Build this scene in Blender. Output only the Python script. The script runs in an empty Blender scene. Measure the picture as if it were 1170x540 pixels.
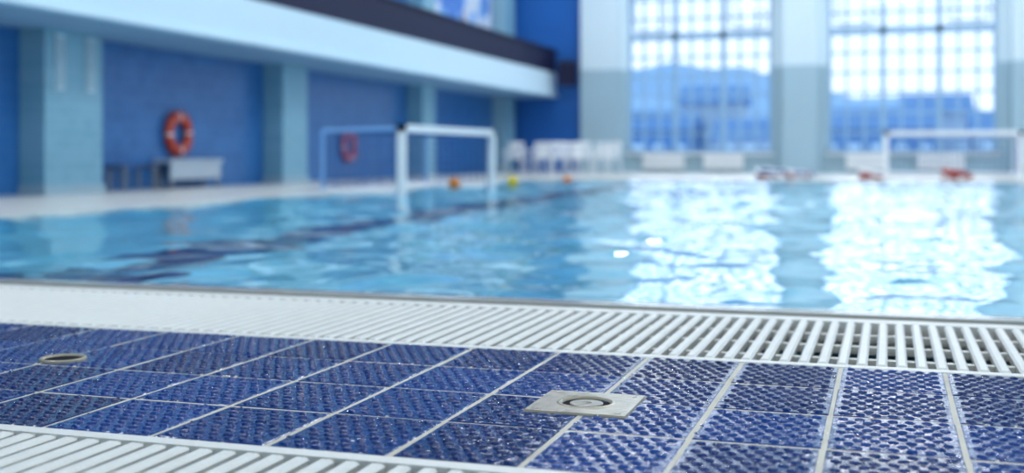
import bpy, math, random
import numpy as np
from mathutils import Vector, Matrix
random.seed(7); rng=np.random.default_rng(7)
scene=bpy.context.scene
scene.view_settings.view_transform='Standard'
scene.view_settings.look='None'
scene.view_settings.exposure=0.0
H=0.54; F=1352.0; TH=math.atan((1015-585)/F)

# ------------------------------------------------------------ materials
def nt(m): return m.node_tree.nodes, m.node_tree.links
def mat(name,col,rough=0.5,metal=0.0,var=0.06,nscale=6.0,bump=0.0,bscale=60.0,coat=0.0,spec=0.5):
    m=bpy.data.materials.new(name); m.use_nodes=True
    N,L=nt(m); b=N['Principled BSDF']
    b.inputs['Roughness'].default_value=rough; b.inputs['Metallic'].default_value=metal
    b.inputs['Coat Weight'].default_value=coat
    b.inputs['Specular IOR Level'].default_value=spec
    tc=N.new('ShaderNodeTexCoord'); n=N.new('ShaderNodeTexNoise'); n.inputs['Scale'].default_value=nscale
    n.inputs['Detail'].default_value=4
    L.new(tc.outputs['Object'],n.inputs['Vector'])
    mx=N.new('ShaderNodeMix'); mx.data_type='RGBA'
    c1=[max(0,c*(1-var)) for c in col]+[1]; c2=[min(1,c*(1+var)) for c in col]+[1]
    mx.inputs[6].default_value=c1; mx.inputs[7].default_value=c2
    L.new(n.outputs['Fac'],mx.inputs[0]); L.new(mx.outputs[2],b.inputs['Base Color'])
    if bump>0:
        n2=N.new('ShaderNodeTexNoise'); n2.inputs['Scale'].default_value=bscale
        L.new(tc.outputs['Object'],n2.inputs['Vector'])
        bp=N.new('ShaderNodeBump'); bp.inputs['Strength'].default_value=bump; bp.inputs['Distance'].default_value=0.002
        L.new(n2.outputs['Fac'],bp.inputs['Height']); L.new(bp.outputs['Normal'],b.inputs['Normal'])
    return m

def tiled_mat(name,c1,c2,grout,size,axes='XZ',rough=0.25,w=None):
    m=bpy.data.materials.new(name); m.use_nodes=True
    N,L=nt(m); b=N['Principled BSDF']; b.inputs['Roughness'].default_value=rough
    g=N.new('ShaderNodeNewGeometry'); s=N.new('ShaderNodeSeparateXYZ'); c=N.new('ShaderNodeCombineXYZ')
    L.new(g.outputs['Position'],s.inputs[0])
    L.new(s.outputs[axes[0]],c.inputs['X']); L.new(s.outputs[axes[1]],c.inputs['Y'])
    br=N.new('ShaderNodeTexBrick'); br.offset=0.0; br.inputs['Scale'].default_value=1.0
    br.inputs['Brick Width'].default_value=w or size; br.inputs['Row Height'].default_value=size
    br.inputs['Mortar Size'].default_value=size*0.025
    br.inputs['Color1'].default_value=(*c1,1); br.inputs['Color2'].default_value=(*c2,1); br.inputs['Mortar'].default_value=(*grout,1)
    L.new(c.outputs[0],br.inputs['Vector']); L.new(br.outputs['Color'],b.inputs['Base Color'])
    return m

M={}
M['cream']=mat('ivory_plastic',(0.64,0.64,0.60),0.42,var=0.09,nscale=14,bump=0.5,bscale=140,spec=0.35)
M['grout']=mat('cream_grout',(0.46,0.43,0.34),0.5,var=0.2,nscale=12,bump=0.5,bscale=200)
M['channel']=mat('gutter_concrete',(0.17,0.18,0.19),0.35,var=0.3,nscale=9)
M['rim']=mat('wet_rim_stone',(0.34,0.34,0.30),0.2,var=0.25,nscale=10,bump=0.4,bscale=80,coat=0.3)
M['deck']=tiled_mat('deck_tile',(0.74,0.73,0.68),(0.68,0.68,0.64),(0.5,0.5,0.48),0.3,'XY',0.3)
M['wallblue']=tiled_mat('blue_wall_tile',(0.022,0.135,0.39),(0.034,0.17,0.45),(0.07,0.21,0.45),0.2,'YZ',0.3)
M['farblue']=mat('deep_blue_paint',(0.012,0.13,0.46),0.45,var=0.12,nscale=1.0)
M['lightwall']=mat('pale_wall_paint',(0.66,0.79,0.85),0.6,var=0.03,nscale=1)
M['dado']=mat('grey_teal_paint',(0.36,0.51,0.59),0.5,var=0.05,nscale=1)
M['teal']=tiled_mat('pale_teal_tile',(0.19,0.42,0.55),(0.23,0.46,0.59),(0.32,0.53,0.63),0.15,'YZ',0.35)
M['fascia']=mat('pale_blue_fascia',(0.60,0.77,0.87),0.5,var=0.03,nscale=1)
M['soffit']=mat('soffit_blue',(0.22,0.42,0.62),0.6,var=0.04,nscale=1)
M['navy']=mat('navy_parapet',(0.012,0.013,0.045),0.55,var=0.1,spec=0.2)
M['white']=mat('white_paint',(0.85,0.87,0.88),0.4,var=0.02)
M['benchgrey']=mat('bench_paint',(0.50,0.58,0.66),0.4,var=0.04)
M['winframe']=mat('window_frame_paint',(0.28,0.46,0.64),0.5,var=0.03)
M['red']=mat('red_orange_plastic',(0.55,0.06,0.025),0.4,var=0.08)
M['dullred']=mat('lane_float_red',(0.40,0.05,0.04),0.5,var=0.08)
M['postwhite']=mat('white_post',(0.9,0.92,0.93),0.3,var=0.02)
M['bluepipe']=mat('blue_pipe',(0.22,0.45,0.80),0.4,var=0.05)
M['net']=mat('net_cord',(0.05,0.14,0.38),0.8,var=0.05)
M['orange']=mat('orange_ball',(0.85,0.26,0.03),0.4)
M['yellow']=mat('yellow_ball',(0.85,0.62,0.03),0.4)
M['black']=mat('black_seam',(0.02,0.02,0.03),0.5)
M['grey']=mat('grey_metal',(0.3,0.33,0.38),0.35,metal=0.6)
M['steel']=mat('steel_screw',(0.26,0.24,0.19),0.3,metal=0.8,bump=0.3)
M['hole_shade']=mat('drain_hole_shade',(0.012,0.013,0.018),0.9,spec=0.05)  # near-black colour standing in for the shade inside a drain
M['beige']=mat('beige_drain_plate',(0.33,0.29,0.20),0.22,var=0.3,nscale=25,bump=0.8,bscale=90,coat=0.1)
M['ceil']=mat('ceiling_paint',(0.38,0.52,0.68),0.7,var=0.02)
M['snow']=mat('snow_ground',(0.55,0.68,0.86),0.8)
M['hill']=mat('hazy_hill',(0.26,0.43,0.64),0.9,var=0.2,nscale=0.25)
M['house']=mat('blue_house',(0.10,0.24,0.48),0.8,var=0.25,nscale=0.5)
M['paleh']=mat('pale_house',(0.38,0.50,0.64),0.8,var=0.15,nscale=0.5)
M['seatblue']=mat('navy_seat',(0.04,0.10,0.28),0.5)

# wet cobalt tile
def cobalt():
    m=bpy.data.materials.new('cobalt_glazed_tile'); m.use_nodes=True
    N,L=nt(m); b=N['Principled BSDF']
    at=N.new('ShaderNodeAttribute'); at.attribute_name='tilerand'
    g=N.new('ShaderNodeNewGeometry')
    n=N.new('ShaderNodeTexNoise'); n.inputs['Scale'].default_value=9; n.inputs['Detail'].default_value=5
    L.new(g.outputs['Position'],n.inputs['Vector'])
    ad=N.new('ShaderNodeMath'); ad.operation='MULTIPLY_ADD'; ad.inputs[1].default_value=0.5; 
    L.new(n.outputs['Fac'],ad.inputs[0]); 
    h=N.new('ShaderNodeMath'); h.operation='MULTIPLY'; h.inputs[1].default_value=0.7
    L.new(at.outputs['Fac'],h.inputs[0]); L.new(h.outputs[0],ad.inputs[2])
    cr=N.new('ShaderNodeValToRGB'); e=cr.color_ramp.elements
    e[0].position=0.1; e[0].color=(0.0015,0.010,0.065,1); e[1].position=0.95; e[1].color=(0.003,0.036,0.18,1)
    L.new(ad.outputs[0],cr.inputs[0]); L.new(cr.outputs[0],b.inputs['Base Color'])
    n2=N.new('ShaderNodeTexNoise'); n2.inputs['Scale'].default_value=5; n2.inputs['Detail'].default_value=3
    L.new(g.outputs['Position'],n2.inputs['Vector'])
    mr=N.new('ShaderNodeMapRange'); mr.inputs[1].default_value=0.35; mr.inputs[2].default_value=0.65
    mr.inputs[3].default_value=0.02; mr.inputs[4].default_value=0.10
    L.new(n2.outputs['Fac'],mr.inputs[0]); L.new(mr.outputs[0],b.inputs['Roughness'])
    v=N.new('ShaderNodeTexNoise'); v.inputs['Scale'].default_value=40; v.inputs['Detail'].default_value=2
    L.new(g.outputs['Position'],v.inputs['Vector'])
    bp=N.new('ShaderNodeBump'); bp.inputs['Strength'].default_value=0.8; bp.inputs['Distance'].default_value=0.004
    L.new(v.outputs['Fac'],bp.inputs['Height']); L.new(bp.outputs['Normal'],b.inputs['Normal'])
    b.inputs['IOR'].default_value=1.42
    b.inputs['Specular IOR Level'].default_value=0.45
    return m
M['cobalt']=cobalt()

def water(name='pool_water',bump=0.32,col=(0.85,0.965,1,1)):
    m=bpy.data.materials.new(name); m.use_nodes=True
    N,L=nt(m); b=N['Principled BSDF']
    b.inputs['Transmission Weight'].default_value=1.0; b.inputs['IOR'].default_value=1.33
    b.inputs['Roughness'].default_value=0.015; b.inputs['Base Color'].default_value=col
    g=N.new('ShaderNodeNewGeometry'); n=N.new('ShaderNodeTexNoise'); n.inputs['Scale'].default_value=6; n.inputs['Detail'].default_value=1
    L.new(g.outputs['Position'],n.inputs['Vector'])
    bp=N.new('ShaderNodeBump'); bp.inputs['Strength'].default_value=bump; bp.inputs['Distance'].default_value=0.01
    L.new(n.outputs['Fac'],bp.inputs['Height']); L.new(bp.outputs['Normal'],b.inputs['Normal'])
    return m
M['water']=water(); M['drop']=water('water_droplet',0.0,(1,1,1,1))

def glass():
    m=bpy.data.materials.new('window_glass'); m.use_nodes=True
    N,L=nt(m); N.remove(N['Principled BSDF']); o=N['Material Output']
    t=N.new('ShaderNodeBsdfTransparent'); t.inputs[0].default_value=(0.93,0.97,1,1)
    g=N.new('ShaderNodeBsdfGlossy'); g.inputs['Roughness'].default_value=0.02
    x=N.new('ShaderNodeMixShader'); x.inputs[0].default_value=0.06
    L.new(t.outputs[0],x.inputs[1]); L.new(g.outputs[0],x.inputs[2]); L.new(x.outputs[0],o.inputs[0])
    return m
M['glass']=glass()

LANES=[-4.9,2.6,5.1]
M['basin']=tiled_mat('pool_floor_tile',(0.25,0.72,0.92),(0.30,0.78,0.95),(0.48,0.85,0.96),0.15,'XY',0.3)
M['basinwall']=mat('pool_wall_tile',(0.28,0.75,0.94),0.3)
M['lane']=mat('lane_marking_tile',(0.002,0.012,0.11),0.3)

# ------------------------------------------------------------ mesh builder
class MB:
    def __init__(s): s.v=[];s.f=[];s.m=[];s.slots=[];s.sm=[]
    def mi(s,k):
        if k not in s.slots: s.slots.append(k)
        return s.slots.index(k)
    def add(s,vs,fs,k,smooth=False):
        o=len(s.v); s.v+= [tuple(p) for p in vs]; i=s.mi(k)
        for f in fs: s.f.append(tuple(o+a for a in f)); s.m.append(i); s.sm.append(smooth)
    def box(s,a,b,k,R=None):
        x0,y0,z0=a;x1,y1,z1=b
        vs=[Vector(p) for p in [(x0,y0,z0),(x1,y0,z0),(x1,y1,z0),(x0,y1,z0),(x0,y0,z1),(x1,y0,z1),(x1,y1,z1),(x0,y1,z1)]]
        if R is not None: vs=[R@p for p in vs]
        s.add(vs,[(0,3,2,1),(4,5,6,7),(0,1,5,4),(1,2,6,5),(2,3,7,6),(3,0,4,7)],k)
    def tube(s,p0,p1,r,k,n=8,r1=None):
        p0=Vector(p0);p1=Vector(p1);r1=r if r1 is None else r1
        d=(p1-p0).normalized(); u=d.orthogonal().normalized(); w=d.cross(u)
        vs=[]
        for p,rr in((p0,r),(p1,r1)):
            for i in range(n):
                a=2*math.pi*i/n; vs.append(p+(u*math.cos(a)+w*math.sin(a))*rr)
        fs=[(i,(i+1)%n,n+(i+1)%n,n+i) for i in range(n)]
        s.add(vs,fs,k,True); s.add(vs,[tuple(range(n-1,-1,-1)),tuple(range(n,2*n))],k)
    def path(s,pts,r,k,n=8):
        for a,b in zip(pts[:-1],pts[1:]): s.tube(a,b,r,k,n)
    def lathe(s,prof,k,n=40,c=(0,0,0),ks=None):
        vs=[];
        for r,z in prof:
            for i in range(n):
                a=2*math.pi*i/n; vs.append((c[0]+r*math.cos(a),c[1]+r*math.sin(a),c[2]+z))
        for j in range(len(prof)-1):
            kk=ks[j] if ks else k
            fs=[(j*n+i,j*n+(i+1)%n,(j+1)*n+(i+1)%n,(j+1)*n+i) for i in range(n)]
            s.add(vs,fs,kk,True)
    def obj(s,name,bevel=0,loc=(0,0,0),rot=(0,0,0),parent=None,seg=2):
        me=bpy.data.meshes.new(name); me.from_pydata(s.v,[],s.f)
        for k in s.slots: me.materials.append(M[k])
        me.polygons.foreach_set('material_index',s.m); me.polygons.foreach_set('use_smooth',s.sm); me.update()
        o=bpy.data.objects.new(name,me); scene.collection.objects.link(o)
        o.location=loc;o.rotation_euler=rot
        if parent: o.parent=parent
        if bevel>0:
            b=o.modifiers.new('bevel','BEVEL'); b.width=bevel;b.segments=seg;b.limit_method='ANGLE'
        return o

XL,XR,YB,YF=-11.0,11.5,-4.0,34.0; ZC=9.5
PX0,PX1,PY0,PY1=-7.45,8.5,4.2,25.0
T0,T1=1.95,3.114; G1=4.0; NG=1.10
# ------------------------------------------------------------ floor
b=MB()
b.box((XL,YB,-0.3),(XR,NG,0),'deck')
b.box((XL,NG,-0.3),(XR,T0,-0.12),'channel')
b.box((XL,T0,-0.3),(XR,T1,-0.0015),'grout')
b.box((XL,T1,-0.3),(XR,G1,-0.12),'channel')
b.box((XL,G1,-0.3),(PX0,YF,0),'deck')
b.box((PX1,G1,-0.3),(XR,YF,0),'deck')
b.box((PX0,PY1,-0.3),(PX1,YF,0),'deck')
b.obj('floor')
# rim
b=MB()
b.box((PX0,G1+0.003,-0.10),(PX1,G1+0.05,0.0),'cream')
b.box((PX0,G1+0.05,-0.10),(PX1,G1+0.085,-0.012),'channel')
b.box((PX0,G1+0.085,-0.10),(PX1,PY0,0.008),'rim')
b.obj('pool_edge_coping',bevel=0.006)
# basin
D=-1.8
b=MB()
b.box((PX0-.2,PY0-.2,D-.2),(PX1+.2,PY1+.2,D),'basin')
b.box((PX0-.2,PY0-.199,D),(PX1+.2,PY0,-0.302),'basinwall'); b.box((PX0,PY0-.05,-0.302),(PX1,PY0-.001,-0.10),'basinwall')
b.box((PX0-.2,PY1,D),(PX1+.2,PY1+.2,-0.301),'basinwall')
b.box((PX0-.2,PY0,D),(PX0,PY1,-0.301),'basinwall')
b.box((PX1,PY0,D),(PX1+.2,PY1,-0.301),'basinwall')
for x in LANES:
    b.box((x-.32,PY0+1.5,D+0.001),(x+.32,PY1-1.5,D+0.004),'lane')
    b.box((x-.75,PY0+1.5,D+0.0045),(x+.75,PY0+1.85,D+0.006),'lane')
b.obj('pool_basin')
# water
st=0.045; xs=np.linspace(PX0,PX1,int((PX1-PX0)/st)+1); ys=np.linspace(PY0+0.001,PY1,int((PY1-PY0)/st)+1)
Xg,Yg=np.meshgrid(xs,ys); Z=np.zeros_like(Xg)
for i in range(56):
    lam=0.27*(10**(rng.random()*0.95)); a=rng.random()*2*math.pi; s=0.0155
    k=2*math.pi/lam; ph=rng.random()*6.28
    p=k*(math.cos(a)*Xg+math.sin(a)*Yg)+ph + 0.6*np.sin(0.7*Xg*math.sin(a+1)+0.6*Yg)
    Z+= s/k*np.sin(p)
amp=0.9+0.35*np.sin(0.9*Xg+0.4*Yg)*np.sin(0.7*Yg-0.3*Xg+1)
Z=Z*amp-0.028
nx,ny=len(xs),len(ys)
V=np.stack([Xg,Yg,Z],-1).reshape(-1,3)
idx=np.arange(nx*ny).reshape(ny,nx)
Fq=np.stack([idx[:-1,:-1],idx[:-1,1:],idx[1:,1:],idx[1:,:-1]],-1).reshape(-1,4)
me=bpy.data.meshes.new('pool_water'); me.from_pydata(V.tolist(),[],Fq.tolist()); me.materials.append(M['water'])
me.polygons.foreach_set('use_smooth',[True]*len(me.polygons)); me.update()
o=bpy.data.objects.new('pool_water',me); scene.collection.objects.link(o)

# ------------------------------------------------------------ embossed tiles
DR1=(-0.622,2.487); DR2=(-2.07,2.61)
def tiles():
    cw=0.247; rh=(T1-T0)/4; gx=0.009
    w=cw-gx; h=rh-gx; z=0.0; bv=0.003
    B=[];BF=[]
    def quadring(a,b): return [(a+i,a+(i+1)%4,b+(i+1)%4,b+i) for i in range(4)]
    for ins,zz in((0,-0.006),(0,-0.0022),(bv,0.0)):
        B+=[(ins,ins,zz),(w-ins,ins,zz),(w-ins,h-ins,zz),(ins,h-ins,zz)]
    BF+=quadring(0,4)+quadring(4,8)+[(8,9,10,11)]
    B=np.array(B)
    n=12; S=[];SF=[]; rx,ry,hh=0.0115,0.0070,0.0040
    for f,zz in((1,0.0),(0.8,0.6),(0.4,1.0)):
        for q in range(n):
            a=2*math.pi*q/n; S.append((math.cos(a)*rx*f,math.sin(a)*ry*f,zz*hh))
    for r in range(2):
        for q in range(n): SF.append((r*n+q,r*n+(q+1)%n,(r+1)*n+(q+1)%n,(r+1)*n+q))
    SF.append(tuple(2*n+q for q in range(n)))
    S=np.array(S)
    nxs,nys=7,9
    allv=[];allf=[];rand=[];sm=[];cnt=0
    k0=int((-5.2+0.114)/cw)-1; k1=int((3.2+0.114)/cw)
    for k in range(k0,k1):
        for r in range(4):
            ox=-0.114+k*cw+gx/2+random.uniform(-.0007,.0007); oy=T0+r*rh+gx/2
            tx,ty=random.uniform(-.006,.006),random.uniform(-.006,.006); rv=random.random()
            def put(P,Fs,s):
                nonlocal cnt
                P=P.copy(); P[:,2]+=(P[:,0]-w/2)*tx+(P[:,1]-h/2)*ty; P[:,0]+=ox;P[:,1]+=oy
                allv.append(P); allf.extend(tuple(a+cnt for a in f) for f in Fs); rand.extend([rv]*len(P)); sm.extend([s]*len(Fs)); cnt+=len(P)
            put(B,BF,False)
            for j in range(nys):
                for i in range(nxs):
                    if j%2 and i==nxs-1: continue
                    px=(i+0.5+(0.5 if j%2 else 0))*(w-0.012)/nxs+0.006; py=(j+0.5)*(h-0.012)/nys+0.006
                    wx,wy=ox+px,oy+py
                    if abs(wx-DR1[0])<.117 and abs(wy-DR1[1])<.117: continue
                    if math.hypot(wx-DR2[0],wy-DR2[1])<.078: continue
                    rot=math.radians(18 if j%2 else -18)
                    c,s=math.cos(rot),math.sin(rot)
                    P=S.copy(); P[:,0]=S[:,0]*c-S[:,1]*s+px; P[:,1]=S[:,0]*s+S[:,1]*c+py
                    put(P,SF,True)
    me=bpy.data.meshes.new('embossed_deck_tiles'); me.from_pydata(np.concatenate(allv).tolist(),[],allf)
    at=me.attributes.new('tilerand','FLOAT','POINT'); at.data.foreach_set('value',rand)
    me.materials.append(M['cobalt'])
    me.polygons.foreach_set('use_smooth',sm); me.update()
    o=bpy.data.objects.new('embossed_deck_tiles',me); scene.collection.objects.link(o)
tiles()

# water droplets splashed on the tiles
def droplets():
    n=8; S=[];SF=[]
    for f,zz in((1,0.0),(0.85,0.45),(0.45,0.8)):
        for q in range(n):
            a=2*math.pi*q/n; S.append((math.cos(a)*f,math.sin(a)*f,zz))
    S.append((0,0,.9))
    for r in range(2):
        for q in range(n): SF.append((r*n+q,r*n+(q+1)%n,(r+1)*n+(q+1)%n,(r+1)*n+q))
    for q in range(n): SF.append((2*n+q,2*n+(q+1)%n,3*n))
    S=np.array(S); A=[];Fs=[];c=0
    for i in range(4200):
        r=0.0014+0.004*random.random()**3
        x=random.uniform(-4,1.0); y=random.uniform(T0+.01,T1-.01)
        P=S*np.array([r*random.uniform(.8,1.4),r*random.uniform(.8,1.4),r*.75])+np.array([x,y,0.0006])
        A.append(P); Fs.extend(tuple(a+c for a in f) for f in SF); c+=len(P)
    me=bpy.data.meshes.new('water_droplets'); me.from_pydata(np.concatenate(A).tolist(),[],Fs); me.materials.append(M['drop'])
    me.polygons.foreach_set('use_smooth',[True]*len(me.polygons))
    o=bpy.data.objects.new('water_droplets',me); scene.collection.objects.link(o)
droplets()

# ------------------------------------------------------------ gratings
def grating(y0,y1):
    b=MB(); x0,x1=-7.4,8.4
    for ya,yb in((y0+.002,y0+.04),(y1-.04,y1-.002)):
        b.box((x0,ya,-0.05),(x1,yb,0.0),'cream')
    for yy in (y0+(y1-y0)*.25,y0+(y1-y0)*.5,y0+(y1-y0)*.75): b.box((x0,yy-.012,-.035),(x1,yy+.012,-.014),'cream')
    x=x0+.02; p=0.049; w=0.028
    while x<x1-.05:
        xa,xb=x,x+w; ya,yb=y0+.052,y1-.052; c=.006
        vs=[];
        for (z,i) in((-.03,.004),(-.004,0),(.002,c)):
            vs+=[(xa+i,ya+i,z),(xb-i,ya+i,z),(xb-i,yb-i,z),(xa+i,yb-i,z)]
        fs=[(3,2,1,0),(8,9,10,11)]
        for r in(0,4): fs+=[(r+i,r+(i+1)%4,r+4+(i+1)%4,r+4+i) for i in range(4)]
        b.add(vs,fs,'cream')
        b.box((xa+.009,y0+.038,-.03),(xb-.009,ya+.002,-.004),'cream'); b.box((xa+.009,yb-.002,-.03),(xb-.009,y1-.038,-.004),'cream')
        x+=p
    o=b.obj('overflow_grating')
grating(T1,G1); grating(NG,T0)

# ------------------------------------------------------------ drains
def drain(loc,plate):
    b=MB(); n=64; R=0.062 if plate else 0.058
    zt=0.0042
    if plate:
        hs=0.108; V=[]
        for i in range(n):
            a=2*math.pi*i/n+math.pi/4; c,s=math.cos(a),math.sin(a); k=hs/max(abs(c),abs(s)); V.append((c*k,s*k,zt))
        for i in range(n):
            a=2*math.pi*i/n+math.pi/4; V.append((R*math.cos(a),R*math.sin(a),zt))
        b.add(V,[(i,(i+1)%n,n+(i+1)%n,n+i) for i in range(n)],'beige')
        V2=V[:n]+[(x*1.02,y*1.02,-.001) for x,y,_ in V[:n]]
        b.add(V2,[(i,n+i,n+(i+1)%n,(i+1)%n) for i in range(n)],'beige')
        for sx in(-1,1):
            for sy in(-1,1): b.lathe([(0.007,zt),(0.007,zt+.0006),(0.004,zt+.001),(0,zt+.001)],'steel',12,(sx*.088,sy*.088,0))
    b.lathe([(R+.003,-.001),(R+.002,zt),(R,zt+.0018),(R-.005,zt+.002),(R-.008,zt),(R-.010,0.0008)],'beige',n)
    b.lathe([(R-.010,0.0008),(0,0.0008)],'hole_shade',n)  # flat disc, no recess; its dark colour paints the hole's shade
    if plate: b.lathe([(R-.026,0.0010),(R-.026,.0025),(R-.029,.0032),(0.012,.0035),(0.010,.002),(0,.002)],'steel',n)
    b.obj('floor_drain',loc=loc)
drain((*DR1,0),True); drain((*DR2,0.0005),False)

# ------------------------------------------------------------ walls
COLS=((6.2,7.4),(13.0,14.2),(19.45,20.4),(26.3,27.1),(32.7,33.6))
b=MB(); b.box((XL-.3,YB,-.3),(XL,YF,ZC),'wallblue')
prev=YB
for y0,y1 in COLS+((YF,YF),):   # bearing ledge of the balcony between the columns
    if y0>prev: b.box((XL,prev,2.21),(-10.598,y0,2.97),'soffit')
    prev=y1
b.obj('wall_left')
b=MB(); b.box((XL-.3,YB-.3,-.3),(XR+.3,YB,ZC),'lightwall'); b.obj('wall_back')
b=MB(); b.box((XL-.3,YB-.3,ZC),(XR+.3,YF+.3,ZC+.3),'ceil'); 
b.obj('ceiling')
wins=[(-7.27,-3.12),(-1.60,2.78),(4.6,8.8)]; ws,wt=0.58,8.2
b=MB()
def farseg(x0,x1,z0,z1):
    zs=[z0,min(max(3.0,z0),z1),z1]
    if zs[1]>zs[0]: b.box((x0,YF,zs[0]),(x1,YF+.5,zs[1]),'dado')
    if zs[2]>zs[1]: b.box((x0,YF,zs[1]),(x1,YF+.5,zs[2]),'lightwall')
b.box((XL-.3,YF,-.3),(-8.6,YF+.5,ZC),'farblue')
edges=[-8.6]+[e for w in wins for e in w]+[XR+.3]
for i in range(0,len(edges),2): farseg(edges[i],edges[i+1],-.3,ZC)
for x0,x1 in wins:
    farseg(x0,x1,-.3,ws); farseg(x0,x1,wt,ZC)
b.obj('wall_far')
for x0,x1,d in((-8.6,-7.45,.35),(-2.81,-1.85,.45),(3.1,4.2,.45)):
    b=MB(); b.box((x0,YF-d,0.001),(x1,YF-.001,3.0),'dado'); b.box((x0,YF-d,3.0),(x1,YF-.001,ZC-.001),'lightwall')
    b.box((x0-.04,YF-d-.04,0.001),(x1+.04,YF-.001,.15),'dado'); b.obj('pilaster')
def window(name,x0,x1,loc,rot,length=None):
    b=MB(); w=x1-x0; t=.09
    b.box((0,.1,ws),(t,.3,wt),'winframe'); b.box((w-t,.1,ws),(w,.3,wt),'winframe')
    b.box((0,.1,ws),(w,.3,ws+t),'winframe'); b.box((0,.1,wt-t),(w,.3,wt),'winframe')
    for i in(1,2): b.box((w*i/3-.07,.08,ws),(w*i/3+.07,.3,wt),'winframe')
    for z,hh in((3.85,.2),(6.1,.12)): b.box((0,.08,z),(w,.3,z+hh),'winframe')
    nn=9
    for i in range(1,nn):
        if i%3: b.box((w*i/nn-.036,.14,ws),(w*i/nn+.036,.24,wt),'winframe')
    z=ws+.55
    while z<wt: b.box((0,.145,z-.03),(w,.235,z+.03),'winframe'); z+=.555
    b.box((-.05,-.12,ws-.06),(w+.05,.1,ws),'white')
    for i in (0,2):
        R=Matrix.Translation((w*(i+.15)/3,.06,4.1))@Matrix.Rotation(math.radians(14),4,'X')
        ww=w/3*.7
        b.box((0,-.03,0),(ww,.03,.06),'winframe',R); b.box((0,-.03,1.0),(ww,.03,1.06),'winframe',R)
        b.box((0,-.03,0),(.06,.03,1.06),'winframe',R); b.box((ww-.06,-.03,0),(ww,.03,1.06),'winframe',R)
    b.add([(0,.19,ws),(w,.19,ws),(w,.19,wt),(0,.19,wt)],[(0,1,2,3)],'glass')
    return b.obj(name,loc=loc,rot=rot)
for i,(x0,x1) in enumerate(wins): window('window_%d'%(i+1),x0,x1,(x0,YF,0),(0,0,0))
b=MB(); rw=[(0,4.4),(7,11.4),(14,18.4),(21,25.4),(28,32.4)]
prev=YB
for y0,y1 in rw+[(YF,YF)]:
    if y0>prev: b.box((XR,prev,-.3),(XR+.3,y0,ZC),'lightwall')
    if y1>y0: b.box((XR,y0,-.3),(XR+.3,y1,ws),'lightwall'); b.box((XR,y0,wt),(XR+.3,y1,ZC),'lightwall')
    prev=y1
b.obj('wall_right')
for i,(y0,y1) in enumerate(rw):
    window('window_%d'%(i+4),0,4.4,(XR,y1,0),(0,0,-math.pi/2))

# left columns
for y0,y1 in COLS:
    b=MB(); b.box((XL+.001,y0+.001,0),(-10.6,y1-.001,ZC-.001),'teal'); b.box((XL+.001,y0-.03,0),(-10.57,y1+.03,.12),'dado')
    b.obj('column')
for yc in (13.28,13.92):
    b=MB(); X=-10.598
    b.box((X,yc-.09,1.40),(X+.03,yc+.09,2.15),'fascia')
    for i in range(12):
        z=1.45+i*.055; b.box((X+.03,yc-.075,z),(X+.045,yc+.075,z+.03),'dado')
    b.obj('wall_vent')

# balcony
b=MB()
b.box((-10.597,YB+.001,2.26),(-9.44,YF-.001,2.97),'fascia')
b.box((-10.597,YB+.001,2.21),(-9.40,YF-.001,2.26),'soffit')
b.box((-9.47,YB+.001,2.24),(-9.36,YF-.001,2.30),'fascia')
b.box((-9.56,YB+.001,2.95),(-9.435,YF-.001,3.58),'navy')
b.box((-9.60,YB+.001,3.58),(-9.40,YF-.001,3.64),'navy')
b.obj('spectator_balcony')
def banner():
    m=bpy.data.materials.new('banner_print'); m.use_nodes=True
    N,L=nt(m); bs=N['Principled BSDF']; g=N.new('ShaderNodeNewGeometry')
    v=N.new('ShaderNodeTexVoronoi'); v.inputs['Scale'].default_value=1.8; L.new(g.outputs['Position'],v.inputs['Vector'])
    cr=N.new('ShaderNodeValToRGB'); cr.color_ramp.interpolation='CONSTANT'; e=cr.color_ramp.elements
    e[0].color=(.1,.25,.7,1); e[1].position=.35; e[1].color=(.65,.74,.88,1); x=e.new(.75); x.color=(.3,.12,.2,1); x=e.new(.8); x.color=(.2,.45,.85,1)
    s=N.new('ShaderNodeSeparateColor'); L.new(v.outputs['Color'],s.inputs[0]); L.new(s.outputs[0],cr.inputs[0]); L.new(cr.outputs[0],bs.inputs['Base Color'])
    return m
M['banner']=banner()
b=MB(); b.box((XL+.01,27.4,3.9),(XL+.05,32.4,6.4),'banner'); b.box((XL+.005,27.3,3.8),(XL+.03,32.5,6.5),'white'); b.obj('wall_banner')

# ------------------------------------------------------------ lifebuoy
def lifebuoy(loc):
    b=MB(); R,r=0.27,0.085; n,m2=48,14
    V=[];
    for i in range(n):
        a=2*math.pi*i/n
        for j in range(m2):
            c=2*math.pi*j/m2; rr=R+r*math.cos(c); V.append((r*.75*math.sin(c),rr*math.cos(a),rr*math.sin(a)))
    for i in range(n):
        fs=[(i*m2+j,((i+1)%n)*m2+j,((i+1)%n)*m2+(j+1)%m2,i*m2+(j+1)%m2) for j in range(m2)]
        b.add(V,fs,'white' if (i%12)==0 else 'red',True)
    for q in range(4):
        a0=math.pi/2*q+.1; pts=[]
        for t in range(9):
            a=a0+math.pi/2*t/8; rr=R+r+.012+.03*math.sin(math.pi*t/8); pts.append((0,rr*math.cos(a),rr*math.sin(a)))
        b.path(pts,.007,'red',6)
    b.tube((-.06,0,R+.02),(.02,0,R+.02),.02,'grey'); 
    b.obj('lifebuoy',loc=loc)
lifebuoy((-10.93,16.6,.87)); lifebuoy((-10.93,22.95,.72))

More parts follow.
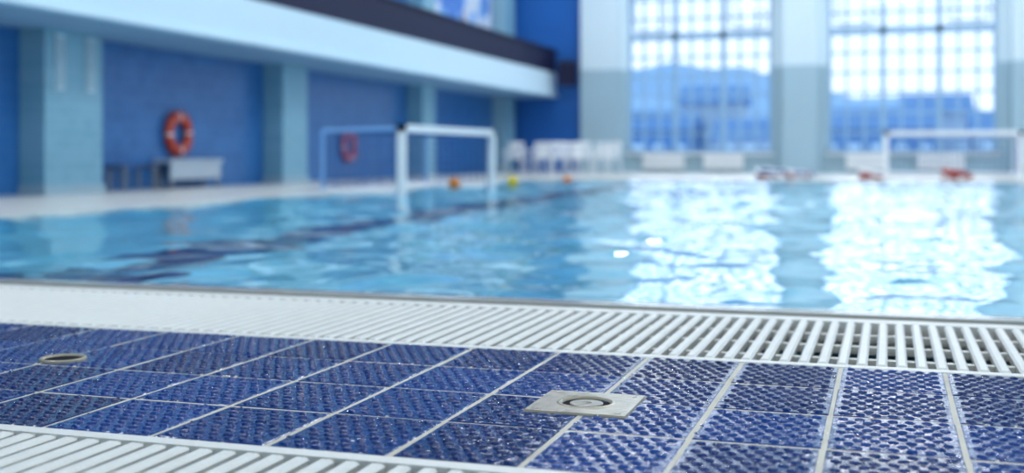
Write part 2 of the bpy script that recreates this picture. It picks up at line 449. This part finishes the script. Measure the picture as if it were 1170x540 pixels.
b=MB()
b.box((0,-.75,.40),(.35,.75,.46),'benchgrey'); b.box((.29,-.72,.14),(.32,.72,.40),'benchgrey')
for y in(-.68,.62):
    for x in (.02,.26): b.box((x,y,0),(x+.05,y+.06,.40),'grey')
b.obj('storage_bench',bevel=.008,loc=(-10.95,16.65,0))
b=MB()
for i in range(4): b.box((.02+i*.085,-.45,.36),(.09+i*.085,.45,.39),'seatblue')
for y in(-.38,.34):
    b.box((.02,y,.32),(.34,y+.04,.36),'grey')
    for x in (.03,.29): b.box((x,y,0),(x+.04,y+.04,.32),'grey')
b.obj('slatted_bench',bevel=.005,loc=(-10.9,15.05,0))

def chair(name,k,loc,rz):
    b=MB()
    b.box((-.22,-.22,.42),(.22,.22,.45),k)
    R=Matrix.Translation((0,.21,.45))@Matrix.Rotation(math.radians(-12),4,'X')
    b.box((-.21,-.015,.0),(-.16,.015,.42),k,R); b.box((.16,-.015,0),(.21,.015,.42),k,R)
    b.box((-.21,-.017,.36),(.21,.017,.43),k,R)
    for i in range(5): b.box((-.13+i*.055,-.01,.0),(-.095+i*.055,.01,.38),k,R)
    for sx in(-1,1):
        b.tube((sx*.20,-.19,.43),(sx*.25,-.23,0),.02,k); b.tube((sx*.20,.19,.43),(sx*.25,.27,0),.02,k)
        b.path([(sx*.21,-.20,.43),(sx*.25,-.18,.64),(sx*.25,.24,.66)],.02,k)
    return b.obj(name,bevel=.006,loc=loc,rot=(0,0,rz))
for i in range(5): chair('plastic_chair','white',(-9.7+i*.66,30.6+random.uniform(-.15,.15),0),math.radians(random.uniform(-25,25)))
for i in range(3): chair('plastic_chair','white',(-9.2+i*.8,31.9,0),math.radians(random.uniform(-12,12)))

# ------------------------------------------------------------ goals
def goal(loc,rz,w,back):
    b=MB(); hh=.95; r=.052; d=1.2
    b.box((-r,-r,-.08),(r,r,hh),'postwhite'); b.box((w-r,-r,-.08),(w+r,r,hh),'postwhite')
    b.box((-r,-r,hh-.10),(w+r,r,hh),'postwhite')
    for x in(0,w):
        b.path([(x,r,hh-.06),(x,d,hh-.08),(x,d,0.0),(x,r,0.0)],.028,back)
        b.tube((x,.1,-.01),(x,d,-.01),.06,'postwhite',12)
    b.tube((0,d,hh-.08),(w,d,hh-.08),.028,back); b.tube((0,d,0),(w,d,0),.05,'postwhite',12)
    s=.11; r2=.007
    n=int(w/s)
    for i in range(1,n): x=i*w/n; b.path([(x,r+.01,hh-.08),(x,d,hh-.10),(x,d,0)],r2,'net',4)
    for j in range(1,int(hh/s)):
        z=j*s; b.path([(0,.06,z),(0,d,z),(w,d,z),(w,.06,z)],r2,'net',4)
    for j in range(1,int(d/s)):
        y=j*s; z=hh-.08-.02*y/d
        b.path([(0,y,0),(0,y,z),(w,y,z),(w,y,0)],r2,'net',4)
    b.obj('water_polo_goal',loc=loc,rot=(0,0,rz))
goal((-6.4,15.1,0),math.pi/2,3.9,'bluepipe')
goal((-.05,26.9,.09),0,2.7,'postwhite')

def ball(loc,k):
    b=MB(); n,m2=24,12; r=.10
    prof=[(r*math.sin(math.pi*j/m2),-r*math.cos(math.pi*j/m2)) for j in range(m2+1)]
    b.lathe(prof,k,n)
    for ax in range(3):
        pts=[]
        for i in range(25):
            a=2*math.pi*i/24; p=[r*1.002*math.cos(a),r*1.002*math.sin(a)]; p.insert(ax,0); pts.append(p)
        b.path(pts,.003,'black',4)
    b.obj('water_polo_ball',loc=loc,rot=(.4,.3,.2))
ball((-6.93,18.6,.05),'orange'); ball((-6.35,20.0,.06),'yellow'); ball((-6.2,23.2,.0),'orange')

def rope(loc,L,cols,seed):
    b=MB(); pts=[]
    n=int(L*90)
    for i in range(n):
        t=i/n; a=t*2*math.pi*6
        pts.append(Vector((math.cos(a)*L*.5*(.7+.3*math.sin(t*9)),math.sin(a)*.18,.05+.18*t*(.6+.4*math.cos(a*1.3)))))
    for i in range(n-1):
        p,q=pts[i],pts[i+1]; c=cols[(i//14)%len(cols)]
        if i%2==0: b.tube(p,p+(q-p)*.8,.045,c,10)
        else: b.tube(p,q,.02,c,6)
    b.obj('lane_rope',loc=loc)
rope((-2.1,26.0,0),1.3,['dullred','white','seatblue','white'],1)
rope((-.35,26.1,0),.5,['dullred','dullred','white'],2)
rope((1.35,26.2,0),.6,['dullred','white','dullred'],3)

def radiator(x,w):
    b=MB(); n=int(w/.08)
    for i in range(n): b.box((i*.08,0,.12),(i*.08+.065,.12,.56),'white')
    b.box((0,.04,.14),(n*.08-.015,.08,.2),'white'); b.box((0,.04,.48),(n*.08-.015,.08,.54),'white')
    b.box((.1,.02,0),(.14,.1,.14),'grey'); b.box((n*.08-.2,.02,0),(n*.08-.16,.1,.14),'grey')
    b.obj('radiator',bevel=.015,loc=(x,YF-.35,0))
for x,w in((-6.75,1.25),(-5.0,1.15),(-1.1,1.1),(.75,1.25)): radiator(x,w)
b=MB(); b.box((-.28,-.2,-.35),(.28,.2,.35),'navy'); b.lathe([(.2,0),(.17,.02),(.05,-.02),(0,-.02)],'black',24,(0,0,.35))
b.tube((0,.2,0),(0,.45,.05),.03,'grey'); b.obj('loudspeaker',bevel=.03,loc=(-8.95,33.45,2.9),rot=(.2,0,.3))

# fill lamps added on the unseen ceiling to light the hall
for x in(-6.5,0,6.5):
    for y in(1,8.5,16,23.5,30.5):
        e=bpy.data.objects.new('added_ceiling_fill',None); scene.collection.objects.link(e); e.location=(x,y,ZC-.6)
        b=MB(); b.box((-1.6,-.35,.06),(1.6,.35,.6),'grey'); b.box((-1.55,-.3,.02),(1.55,.3,.06),'white'); b.obj('fill_housing',parent=e)
        l=bpy.data.lights.new('fill_area','AREA'); l.shape='RECTANGLE'; l.size=3.0; l.size_y=.55; l.energy=240; l.color=(.93,.97,1)
        lo=bpy.data.objects.new('fill_area',l); scene.collection.objects.link(lo); lo.parent=e; lo.location=(0,0,0)

# hazy low winter sun diffused by thin cloud, shining in through the far windows
sl=bpy.data.lights.new('sun','SUN'); sl.energy=0.24; sl.angle=math.radians(26); sl.color=(.94,.97,1)
so=bpy.data.objects.new('sun',sl); scene.collection.objects.link(so)
el=math.radians(13.5); az=math.radians(4)
src=Vector((-math.sin(az)*math.cos(el),math.cos(az)*math.cos(el),math.sin(el)))
so.rotation_euler=src.to_track_quat('Z','Y').to_euler(); so.location=(0,60,20)

# ------------------------------------------------------------ outside
b=MB(); b.box((-60,YF+.6,-.6),(60,120,-.1),'snow'); b.obj('snowy_ground')
b=MB(); nx,ny=90,20; V=[]
for j in range(ny):
    for i in range(nx):
        x=-45+i; y=68+j*2
        ridge=max(.3,5.9-.19*(x+8)) if x>-14 else 7.0
        ridge+= .3*math.sin(x*.5)+.15*math.sin(x*1.3+1)
        V.append((x,y,-.2+ridge*min(1,(j/6))**.8+random.uniform(-.1,.1)))
b.add(V,[(j*nx+i,j*nx+i+1,(j+1)*nx+i+1,(j+1)*nx+i) for j in range(ny-1) for i in range(nx-1)],'hill'); b.obj('hillside')
for x,y,w,h,k in((-11.5,58,5,1.8,'house'),(-5.5,56,4,1.3,'paleh'),(-.5,57,5,1.8,'house'),(5,55,3,1.5,'paleh'),(-17,59,4,2.0,'paleh'),(-8.6,62,3,3.2,'paleh'),(2.2,62,3,2.6,'paleh')):
    b=MB(); b.box((-w/2,-2,0),(w/2,2,h),k)
    b.add([(-w/2-.2,-2.2,h),(w/2+.2,-2.2,h),(w/2+.2,2.2,h),(-w/2-.2,2.2,h),(-w/2-.2,0,h+1),(w/2+.2,0,h+1)],[(0,1,5,4),(2,3,4,5),(0,4,3),(1,2,5)],'house')
    for i in range(int(w)): b.box((-w/2+.3+i,-2.03,.5),(-w/2+.8+i,-2,1.1),'fascia')
    b.obj('house',loc=(x,y,-.1))

# world
w=bpy.data.worlds.new('sky'); scene.world=w; w.use_nodes=True
N=w.node_tree.nodes; L=w.node_tree.links; bg=N['Background']
tc=N.new('ShaderNodeTexCoord'); sp=N.new('ShaderNodeSeparateXYZ'); L.new(tc.outputs['Generated'],sp.inputs[0])
cr=N.new('ShaderNodeValToRGB'); e=cr.color_ramp.elements
e[0].position=.0; e[0].color=(.80,.90,1,1); e[1].position=.6; e[1].color=(.55,.76,1,1)
L.new(sp.outputs['Z'],cr.inputs[0]); L.new(cr.outputs[0],bg.inputs[0]); bg.inputs[1].default_value=1.65

# camera
c=bpy.data.cameras.new('camera'); co=bpy.data.objects.new('camera',c); scene.collection.objects.link(co)
co.location=(0,0,H); co.rotation_euler=(math.pi/2,0,TH)
c.sensor_width=36; c.lens=F/1170*36; c.shift_y=-94/1170
c.dof.use_dof=True; c.dof.focus_distance=2.6; c.dof.aperture_fstop=1.8
c.clip_end=500
scene.camera=co
